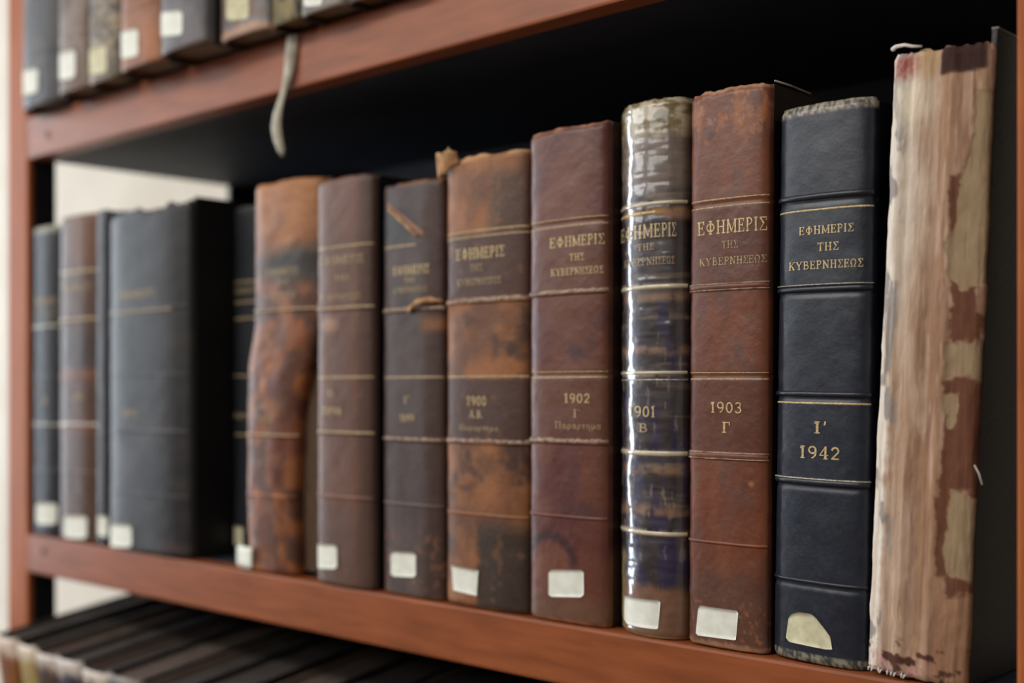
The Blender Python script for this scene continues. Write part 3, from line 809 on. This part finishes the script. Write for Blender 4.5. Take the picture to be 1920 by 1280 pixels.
# K: marbled, film covered
K_ = Book('book', 'dark marbled book dated 1901 with pale streaks under shiny film', 1158, 1288, 188, paint_K, bulge=.32, exp=2.0, skew=.17, mat='film', nx=80, nz=460,
          rag=.0014, ragf=12, board=(38, 30, 24), group=GM, hi_x=L_.x0-.0004, seed=44, pyref=1000, yf=.001, xtra=relief_K, relief=.0003)
for y_, w_ in ((387, 8), (541, 9), (700, 7), (849, 10), (997, 9)):
    K_.band(y_, w_, 1.0, col=(196, 186, 158))
K_.rule(713, 3, 'silver'); K_.rule(403, 4, 'gold', t1=.7)
K_.text(EF, 1166, 1268, 437, 25); K_.text('ΤΗΣ', 1196, 1226, 466, 13, 'dullgold'); K_.text(BK, 1171, 1265, 493, 14, 'dullgold')
K_.text('1901', 1180, 1229, 772, 20, name='year_lettering'); K_.text('Β', 1198, 1215, 802, 16, 'dullgold', name='volume_number')
K_.label([(1172, 1117), (1238, 1126), (1239, 1130), (1236, 1178), (1232, 1180), (1176, 1170), (1171, 1160)])
# J: red-brown
J_ = Book('book', 'red-brown leather book dated 1902 with a dark ring stain above its label', 997, 1154, 233, paint_J, bulge=.14, mat='waxed', nx=56, nz=300,
          rag=.0022, ragf=7, board=(44, 26, 22), group=GM, hi_x=K_.x0-.0004, seed=55, pyref=900, yf=.002, xtra=groove(420, 703))
J_.rule(413, 2.6, 'dullgold'); J_.rule(426, 2.8, 'dullgold'); J_.band(550, 12, 1.3); J_.rule(549, 10, 'rubbed', off=.0012); J_.rule(698, 2.4, 'dullgold'); J_.rule(708, 2.8, 'dullgold')
J_.band(828, 13, 1.3); J_.rule(827, 11, 'rubbed', off=.0012); J_.band(968, 7, 1.1, tint=1.4)
J_.text(EF, 1031, 1134, 455, 19); J_.text('ΤΗΣ', 1068, 1096, 485, 13); J_.text(BK, 1033, 1132, 511, 13)
J_.text('1902', 1058, 1106, 747, 17, name='year_lettering'); J_.text('Γ', 1075, 1088, 775, 15, 'dullgold', name='volume_number'); J_.text('Παραρτημα', 1041, 1127, 797, 13, 'dullgold', name='subtitle_lettering')
J_.label(rounded(1029, 1068, 1095, 1119, .02))
# I: orange-brown
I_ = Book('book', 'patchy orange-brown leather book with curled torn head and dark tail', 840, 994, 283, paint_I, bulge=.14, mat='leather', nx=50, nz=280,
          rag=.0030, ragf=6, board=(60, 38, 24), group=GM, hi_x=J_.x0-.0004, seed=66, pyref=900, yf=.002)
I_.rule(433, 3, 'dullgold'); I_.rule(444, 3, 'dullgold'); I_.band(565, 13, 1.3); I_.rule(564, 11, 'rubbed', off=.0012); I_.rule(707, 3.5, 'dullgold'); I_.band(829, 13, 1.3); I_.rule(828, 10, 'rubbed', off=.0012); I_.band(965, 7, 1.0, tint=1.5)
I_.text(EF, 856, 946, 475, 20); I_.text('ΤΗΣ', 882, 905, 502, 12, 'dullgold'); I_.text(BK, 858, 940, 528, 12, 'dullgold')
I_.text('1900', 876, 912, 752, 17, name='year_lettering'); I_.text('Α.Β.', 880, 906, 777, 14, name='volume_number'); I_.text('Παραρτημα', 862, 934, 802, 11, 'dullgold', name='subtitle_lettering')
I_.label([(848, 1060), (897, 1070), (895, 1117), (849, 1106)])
# H: dark purplish, torn
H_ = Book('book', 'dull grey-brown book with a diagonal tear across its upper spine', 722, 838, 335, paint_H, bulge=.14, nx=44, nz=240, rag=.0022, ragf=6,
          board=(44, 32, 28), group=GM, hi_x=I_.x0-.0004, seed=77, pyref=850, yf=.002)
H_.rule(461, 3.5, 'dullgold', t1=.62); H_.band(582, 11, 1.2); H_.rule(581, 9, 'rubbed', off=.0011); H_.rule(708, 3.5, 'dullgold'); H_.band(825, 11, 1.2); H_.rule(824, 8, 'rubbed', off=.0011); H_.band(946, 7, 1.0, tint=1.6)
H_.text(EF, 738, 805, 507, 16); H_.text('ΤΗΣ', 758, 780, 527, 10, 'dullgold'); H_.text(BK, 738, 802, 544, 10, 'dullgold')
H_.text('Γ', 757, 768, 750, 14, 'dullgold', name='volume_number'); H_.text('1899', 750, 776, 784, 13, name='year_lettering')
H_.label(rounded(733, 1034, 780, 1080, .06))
# torn leather strip standing off the spine, joining the lower band
def strip(name, pts, wd, mat, parent, yoff=0.0, thick=.0006, cols=None):
    """ragged ribbon of leather through local points, wd wide in z"""
    n = len(pts); V = []; 
    for k, p in enumerate(pts):
        ww = wd*(1 if not callable(wd) else 1)
        j = 1+.35*math.sin(k*2.1)
        a = .5*ww*j
        V += [(p[0], p[1]-thick, p[2]-a), (p[0], p[1]-thick, p[2]+a), (p[0], p[1]+thick, p[2]+a), (p[0], p[1]+thick, p[2]-a)]
    Fc = []
    for k in range(n-1):
        for q in range(4):
            Fc.append((k*4+q, k*4+(q+1) % 4, (k+1)*4+(q+1) % 4, (k+1)*4+q))
    Fc += [(0, 3, 2, 1), ((n-1)*4, (n-1)*4+1, (n-1)*4+2, (n-1)*4+3)]
    return new_mesh(name, V, Fc, mat, parent)
M['torn'] = two_tone('torn_leather_backing', (150, 104, 66), (200, 160, 116), 120, 0.85)
M['torn_dk'] = two_tone('torn_dark_leather', (70, 46, 36), (110, 70, 44), 120, 0.8)
pts = []
for k in range(10):
    q = k/9; pts.append(tuple(H_.surf(.52+.46*q, H_.Zl(584-18*math.sin(q*2.2)), .0018+.003*math.sin(q*3.14))))
strip('torn_strip', pts, .0035, M['torn'], H_.e)
pts = [tuple(H_.surf(.16+.50*k/9, H_.Zl(388+58*(k/9)**1.1), .0010+.0010*math.sin(k/3))) for k in range(10)]
strip('torn_edge', pts, .0022, M['torn'], H_.e)
# curled flap at the head of I
n, m = 10, 6
Pf = np.zeros((n, m, 3))
for i in range(n):
    for j in range(m):
        a = i/(n-1); b = j/(m-1)
        Pf[i, j] = (-I_.w/2-.003+.022*a, -I_.b*.75-.003-.004*math.sin(a*3)*b-.002*b, I_.h-.016*(1-a*.6)*(1-b)+.001*math.sin(a*11)+.002*b)
fl = new_mesh('curled_flap', Pf.reshape(-1, 3), grid_faces(n, m)[:, ::-1], M['torn'], I_.e)
so = fl.modifiers.new('thickness', 'SOLIDIFY'); so.thickness = .0008
tube('loose_fibre', [(-I_.w/2+.006, -I_.b*.8, I_.h-.002), (-I_.w/2+.0055, -I_.b*.8-.001, I_.h+.003), (-I_.w/2+.006, -I_.b*.8, I_.h+.0065)], .0005, M['thread'], I_.e, n=5)
# G
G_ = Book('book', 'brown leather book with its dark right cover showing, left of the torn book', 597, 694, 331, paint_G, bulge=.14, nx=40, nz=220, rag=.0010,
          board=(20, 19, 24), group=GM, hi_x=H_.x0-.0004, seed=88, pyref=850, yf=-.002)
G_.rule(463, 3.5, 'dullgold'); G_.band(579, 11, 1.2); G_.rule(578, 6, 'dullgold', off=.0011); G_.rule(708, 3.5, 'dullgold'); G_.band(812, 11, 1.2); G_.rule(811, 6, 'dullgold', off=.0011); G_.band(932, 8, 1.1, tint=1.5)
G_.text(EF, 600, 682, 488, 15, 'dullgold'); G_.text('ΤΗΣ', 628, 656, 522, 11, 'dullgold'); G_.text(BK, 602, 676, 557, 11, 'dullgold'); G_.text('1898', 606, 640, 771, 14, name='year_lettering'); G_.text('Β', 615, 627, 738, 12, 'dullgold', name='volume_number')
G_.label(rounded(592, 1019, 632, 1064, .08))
# F
def warpF(y):
    lo = ss(560, 820, y)
    l = -.10*ss(600, 700, y)+.03*ss(960, 1060, y)+.0*y
    r = -.36*lo+.012*np.sin(y/40)*lo
    return l, r
F_ = Book('book', 'scuffed orange-brown book, spine narrowing at the tail over bare backing', 478, 596, 336, paint_F, bulge=.16, nx=44, nz=240, rag=.0020, ragf=6,
          board=(50, 34, 26), group=GM, hi_x=G_.x0-.002, seed=99, pyref=500, yf=.002, warp=warpF, pages='brown_pages', relief=.0006, lean=.2)
F_.band(583, 10, 1.1); F_.rule(582, 5, 'dullgold', off=.0010); F_.band(818, 10, 1.2); F_.rule(817, 5, 'dullgold', off=.0011); F_.band(932, 8, 1.1, tint=1.5)
F_.text(EF, 500, 560, 511, 13, 'dullgold'); F_.text('ΤΗΣ', 520, 542, 531, 10, 'dullgold'); F_.text(BK, 498, 556, 556, 10, 'dullgold')
F_.text('1897', 484, 512, 787, 12, 'dullgold', name='year_lettering'); F_.text('Α', 484, 500, 764, 12, 'dullgold', name='volume_number')
n_, m_ = 7, 5
Pl = np.zeros((n_, m_, 3))
for i in range(n_):
    for j in range(m_):
        a_, b_ = i/(n_-1), j/(m_-1)
        x_, z_ = inv(446+28*a_, 1062-40*b_+6*a_-(5 if i == 0 and j == 0 else 0)+(5 if i == 0 and j == m_-1 else 0), F_.yb-F_.b*(.55+.45*a_))
        Pl[i, j] = (x_-F_.xc, -F_.b*(.55+.45*a_)-.0012-.0008*math.sin(a_*3), z_-ZM)
lo_ = new_mesh('paper_label', Pl.reshape(-1, 3), grid_faces(n_, m_)[:, ::-1], M['label'], F_.e)
lo_['label'] = 'white label folded past the left edge of the spine'
so = lo_.modifiers.new('thickness', 'SOLIDIFY'); so.thickness = .0003
# D thick black
D_ = Book('book', 'thick black cloth book with ragged head, its dark right cover exposed', 208, 345, 377, paint_D, bulge=.09, nx=60, nz=220, rag=.007, ragf=30,
          board=(20, 19, 21), group=GM, hi_x=F_.x0-.0004, seed=122, pyref=700, yf=-.003, exp=3.2, mat='leather')
D_.band(580, 8, .8, tint=1.3); D_.rule(583, 4, 'dullgold', t1=.85, off=.0008); D_.text(EF, 222, 290, 551, 13, 'dullgold'); D_.text('1895', 232, 258, 775, 13, 'dullgold', name='year_lettering'); D_.band(808, 8, .9, tint=1.7); D_.band(926, 6, .8, tint=1.4); D_.band(703, 6, .6, tint=1.3)
D_.label(rounded(205, 982, 247, 1024, .06))
# E recessed
xE0 = D_.x1
E_ = Book('book', 'narrow black book pushed back in the shadow beside the thick black one', 0, 0, 0, paint_E, x01=(xE0+.0015, xE0+.062), h=.326, yf=.046, bulge=.15,
          nx=30, nz=140, board=(18, 20, 24), group=GM, seed=111, depth=.2)
for yy in (528, 566, 597): E_.rule(yy, 3, 'dullgold')
E_.rule(705, 3, 'dullgold'); E_.rule(816, 3, 'dullgold')
E_.text(EF, 438, 478, 545, 10, 'dullgold'); E_.text('1896', 440, 474, 780, 10, 'dullgold', name='year_lettering')
E_.label([(434, 985), (456, 988), (456, 1024), (434, 1020)], 'label_old')
C_ = Book('book', 'slim dark grey book squeezed against the left of the thick black one', 184, 207, 392, paint_C, bulge=.2, nx=20, nz=120,
          board=(34, 32, 34), group=GM, hi_x=D_.x0-.0004, seed=133, pyref=700, yf=.0)
C_.band(600, 7, .8, tint=1.4); C_.band(812, 7, .8, tint=1.6); C_.label([(184, 966), (206, 968), (206, 1006), (184, 1002)])
B_ = Book('book', 'slim brown book with reddish bands, second from the left post', 114, 183, 403, paint_B, bulge=.2, nx=30, nz=160,
          board=(46, 36, 32), group=GM, hi_x=C_.x0-.0004, seed=144, pyref=700, yf=.002)
B_.rule(510, 4, 'dullgold'); B_.text(EF, 120, 168, 540, 12, 'dullgold'); B_.band(601, 10, 1.0); B_.rule(600, 6, 'dullgold', off=.001); B_.band(705, 7, .9, tint=1.2); B_.band(797, 9, 1.1, tint=1.2); B_.rule(796, 6, 'silver', off=.001); B_.band(884, 7, .9, tint=1.4); B_.text('1894', 134, 158, 745, 11, 'dullgold', name='year_lettering')
B_.label(rounded(121, 966, 163, 1008, .04))
A_ = Book('book', 'slate-coloured book with a pale head strip, beside the left post', 54, 112, 424, paint_A, bulge=.2, nx=30, nz=160,
          board=(40, 42, 46), group=GM, hi_x=B_.x0-.0004, lo_x=.0012, seed=155, pyref=700, yf=.002)
A_.band(614, 9, 1.0, tint=1.3); A_.rule(613, 6, 'silver', off=.0009); A_.band(706, 7, .9, tint=1.6); A_.band(797, 9, 1.1, tint=1.4); A_.rule(796, 5, 'silver', off=.001); A_.band(881, 7, 1., tint=1.7); A_.text(EF, 66, 108, 565, 11, 'dullgold'); A_.text('Γ', 82, 92, 752, 14, 'dullgold', name='volume_number')
A_.label(rounded(68, 942, 107, 982, .02))

# ------------------------------------------------------------------ upper shelf
GT = 'bound volumes on the upper shelf'
def pt(c1, c2, c3=None, sd=1, ec=(120, 100, 80), fy=50, bot=10, tp=4):
    mo = mottled(c1, c2, c3, 4, fy, sd)
    return lambda t, y, s: edges(mo(t, y, s), t, y, s, ec, tp, bot, sd)
top = [  # px0, px1, base row ref, colours, board, label outline, label mat, text
 (44, 108, pt((58, 58, 62), (74, 72, 74), None, 1, (76, 66, 56)), (44, 42, 42), rounded(40, 134, 71, 180, -.2), 'label', 'slate-grey book at the left end of the upper shelf', .020),
 (112, 163, pt((92, 68, 50), (124, 108, 98), None, 2, (120, 92, 60)), (60, 46, 36), rounded(110, 100, 141, 152, -.2), 'label', 'brown book with grey-rubbed spine, second on the upper shelf', .026),
 (167, 222, pt((88, 76, 60), (146, 132, 108), (44, 40, 40), 3, (130, 108, 72), 24), (52, 44, 38), rounded(168, 92, 200, 142, -.2), 'label_old', 'marbled beige and black book on the upper shelf', .026),
 (228, 300, pt((130, 80, 50), (160, 102, 64), None, 4, (150, 104, 76)), (70, 52, 42), rounded(226, 60, 259, 112, -.2), 'label', 'orange-tan leather book on the upper shelf', .032),
 (303, 384, pt((76, 74, 78), (102, 98, 102), None, 5, (110, 90, 80)), (38, 32, 32), rounded(300, 24, 342, 70, -.1), 'label', 'grey book with dark underside, jutting out on the upper shelf', .038),
 (414, 500, pt((94, 94, 98), (122, 120, 122), (120, 92, 72), 6, (196, 156, 128), 40, 22), (60, 50, 44), rounded(425, -6, 467, 40, -.1), 'label_old', 'grey book with pinkish worn tail and cream label on the upper shelf', .026),
 (506, 560, pt((132, 118, 66), (96, 84, 40), (40, 36, 26), 7, (110, 96, 50)), (18, 18, 16), None, None, 'olive-yellow and black book just left of the hanging tape', .022),
 (566, 640, pt((104, 102, 98), (146, 142, 134), None, 8, (150, 136, 124)), (60, 54, 50), rounded(570, -30, 604, 14, -.1), 'label', 'pale grey book just right of the hanging tape', .024),
 (644, 700, pt((90, 72, 60), (120, 98, 82), None, 9, (120, 104, 90)), (50, 42, 38), None, None, 'brown book whose tail shows right of the pale grey one', .020),
 (704, 775, pt((84, 74, 66), (112, 100, 92), None, 10, (130, 116, 104)), (46, 42, 40), None, None, 'last tail visible along the upper shelf, greyish brown', .020),
]
TB = []; last = .001
for i, (a, b, pf, bd, lb, lm, lab, ov) in enumerate(top):
    bk = Book('book', lab, a, b, 0, pf, zb=ZT, h=.335-.006*(i % 3), yf=-ov, bulge=.16, nx=24, nz=120, board=bd, group=GT, seed=200+i, pyref=60, rag=.0012, pages='pages', lo_x=last+.0004)
    last = bk.x1
    for yy in (.055, .115, .175, .235):
        bk.band(bk.Y(yy), 7, 1.0, tint=1.15)
    if lb: bk.label(lb, lm)
    TB.append(bk)

# hanging tape over the edge of the upper shelf
hp = [(549, 66, .0), (548, 80, .0), (546, 100, .0), (543, 130, .0), (538, 152, -.0005), (529, 182, -.002), (521, 210, -.003), (518, 236, -.003), (521, 260, -.002), (527, 280, .0), (531, 293, .001)]
n = len(hp); V = []
cen = []
for k, (px, py, y) in enumerate(hp):
    x, z = inv(px, py, y-.003); cen.append((x, y-.003, z))
for k, (x, y, z) in enumerate(cen):
    wd = [.0065, .0066, .0064, .0066, .0062, .0060, .0060, .0056, .0050, .0044, .0022][k]
    a = .9 if k < 4 else .9+.25*math.sin(k)
    V += [(x-wd*math.cos(a-.9), y-.001*math.sin(k), z), (x, y-.0012, z), (x+wd*math.cos(a-.9), y+.0012*math.sin(k), z)]
tp = new_mesh('hanging_tape', V, grid_faces(n, 3), M['ribbon'])
so = tp.modifiers.new('thickness', 'SOLIDIFY'); so.thickness = .0004
tag(tp, 'narrow faded cloth tape hanging over the front edge of the upper shelf', 'tape')

# ------------------------------------------------------------------ lower shelf: books on the sloping board
GB = 'volumes on the sloping lower shelf'
low = [  # pale top edge colour paints the highlight on each spine head
 ((.004, .052), pt((136, 84, 44), (110, 70, 44), None, 21, (228, 218, 206), 50, 4, 34), (96, 70, 46), 0.0, 'orange-brown book, first on the lower shelf beside the left post'),
 ((.054, .092), pt((168, 148, 96), (140, 120, 80), None, 22, (228, 218, 206), 50, 4, 34), (36, 34, 32), -.003, 'straw-yellow spined book near the left end of the lower shelf'),
 ((.094, .134), pt((84, 62, 52), (66, 50, 46), None, 23, (228, 218, 206), 50, 4, 34), (30, 30, 30), -.006, 'brown spined book with a highlight painted on its head, third on the lower shelf'),
 ((.136, .186), pt((48, 44, 62), (64, 58, 70), None, 24, (228, 218, 206), 50, 4, 34), (34, 32, 34), -.004, 'dusky violet spined book on the lower shelf'),
 ((.188, .236), pt((90, 74, 66), (70, 58, 54), None, 25, (228, 218, 206), 50, 4, 34), (60, 48, 44), -.008, 'taupe spined book with a painted highlight at the head on the lower shelf'),
 ((.238, .296), pt((60, 48, 42), (46, 40, 40), None, 26, (150, 140, 130), 50, 4, 20), (26, 26, 28), -.004, 'dark brown book on the lower shelf, sixth from the post'),
 ((.298, .352), pt((60, 48, 42), (46, 40, 40), None, 27, (150, 140, 130), 50, 4, 20), (58, 48, 44), -.007, 'book with grey-brown covers on the lower shelf, seventh from the post'),
 ((.354, .412), pt((60, 48, 42), (46, 40, 40), None, 28, (150, 140, 130), 50, 4, 20), (26, 26, 28), -.003, 'black covered book on the lower shelf, eighth from the post'),
 ((.414, .470), pt((60, 48, 42), (46, 40, 40), None, 29, (150, 140, 130), 50, 4, 20), (50, 42, 40), -.008, 'dark covered book on the lower shelf, ninth from the post'),
 ((.472, .534), pt((60, 48, 42), (46, 40, 40), None, 30, (150, 140, 130), 50, 4, 20), (24, 24, 26), -.005, 'black covered book on the lower shelf, tenth from the post'),
 ((.536, .596), pt((60, 48, 42), (46, 40, 40), None, 31, (150, 140, 130), 50, 4, 20), (44, 38, 36), -.007, 'dark covered book on the lower shelf, eleventh from the post'),
 ((.598, .664), pt((60, 48, 42), (46, 40, 40), None, 32, (150, 140, 130), 50, 4, 20), (24, 24, 26), -.005, 'black covered book deepest right in view on the lower shelf'),
]
for i, (xx, pf, bd, dh, lab) in enumerate(low):
    hh = BH+dh
    if i > 1 and i % 2 == 0: bd = (112, 94, 84)
    if i == 0: bd = (60, 58, 54)
    bk = Book('book', lab, 0, 0, 0, pf, zb=BZ, x01=xx, h=hh, yf=0, bulge=.15, nx=24, nz=60, board=bd, group=GB, seed=300+i, rag=.001, pages='dust_pages2' if i % 3 == 2 else 'dust_pages', tilt=SL, depth=.24)
    bk.e.location = (bk.xc, BY, BZ+.0005)
    for yy in (.06, .13, .20, .27):
        bk.band(bk.Y(yy), 7, 1.0, tint=1.15)
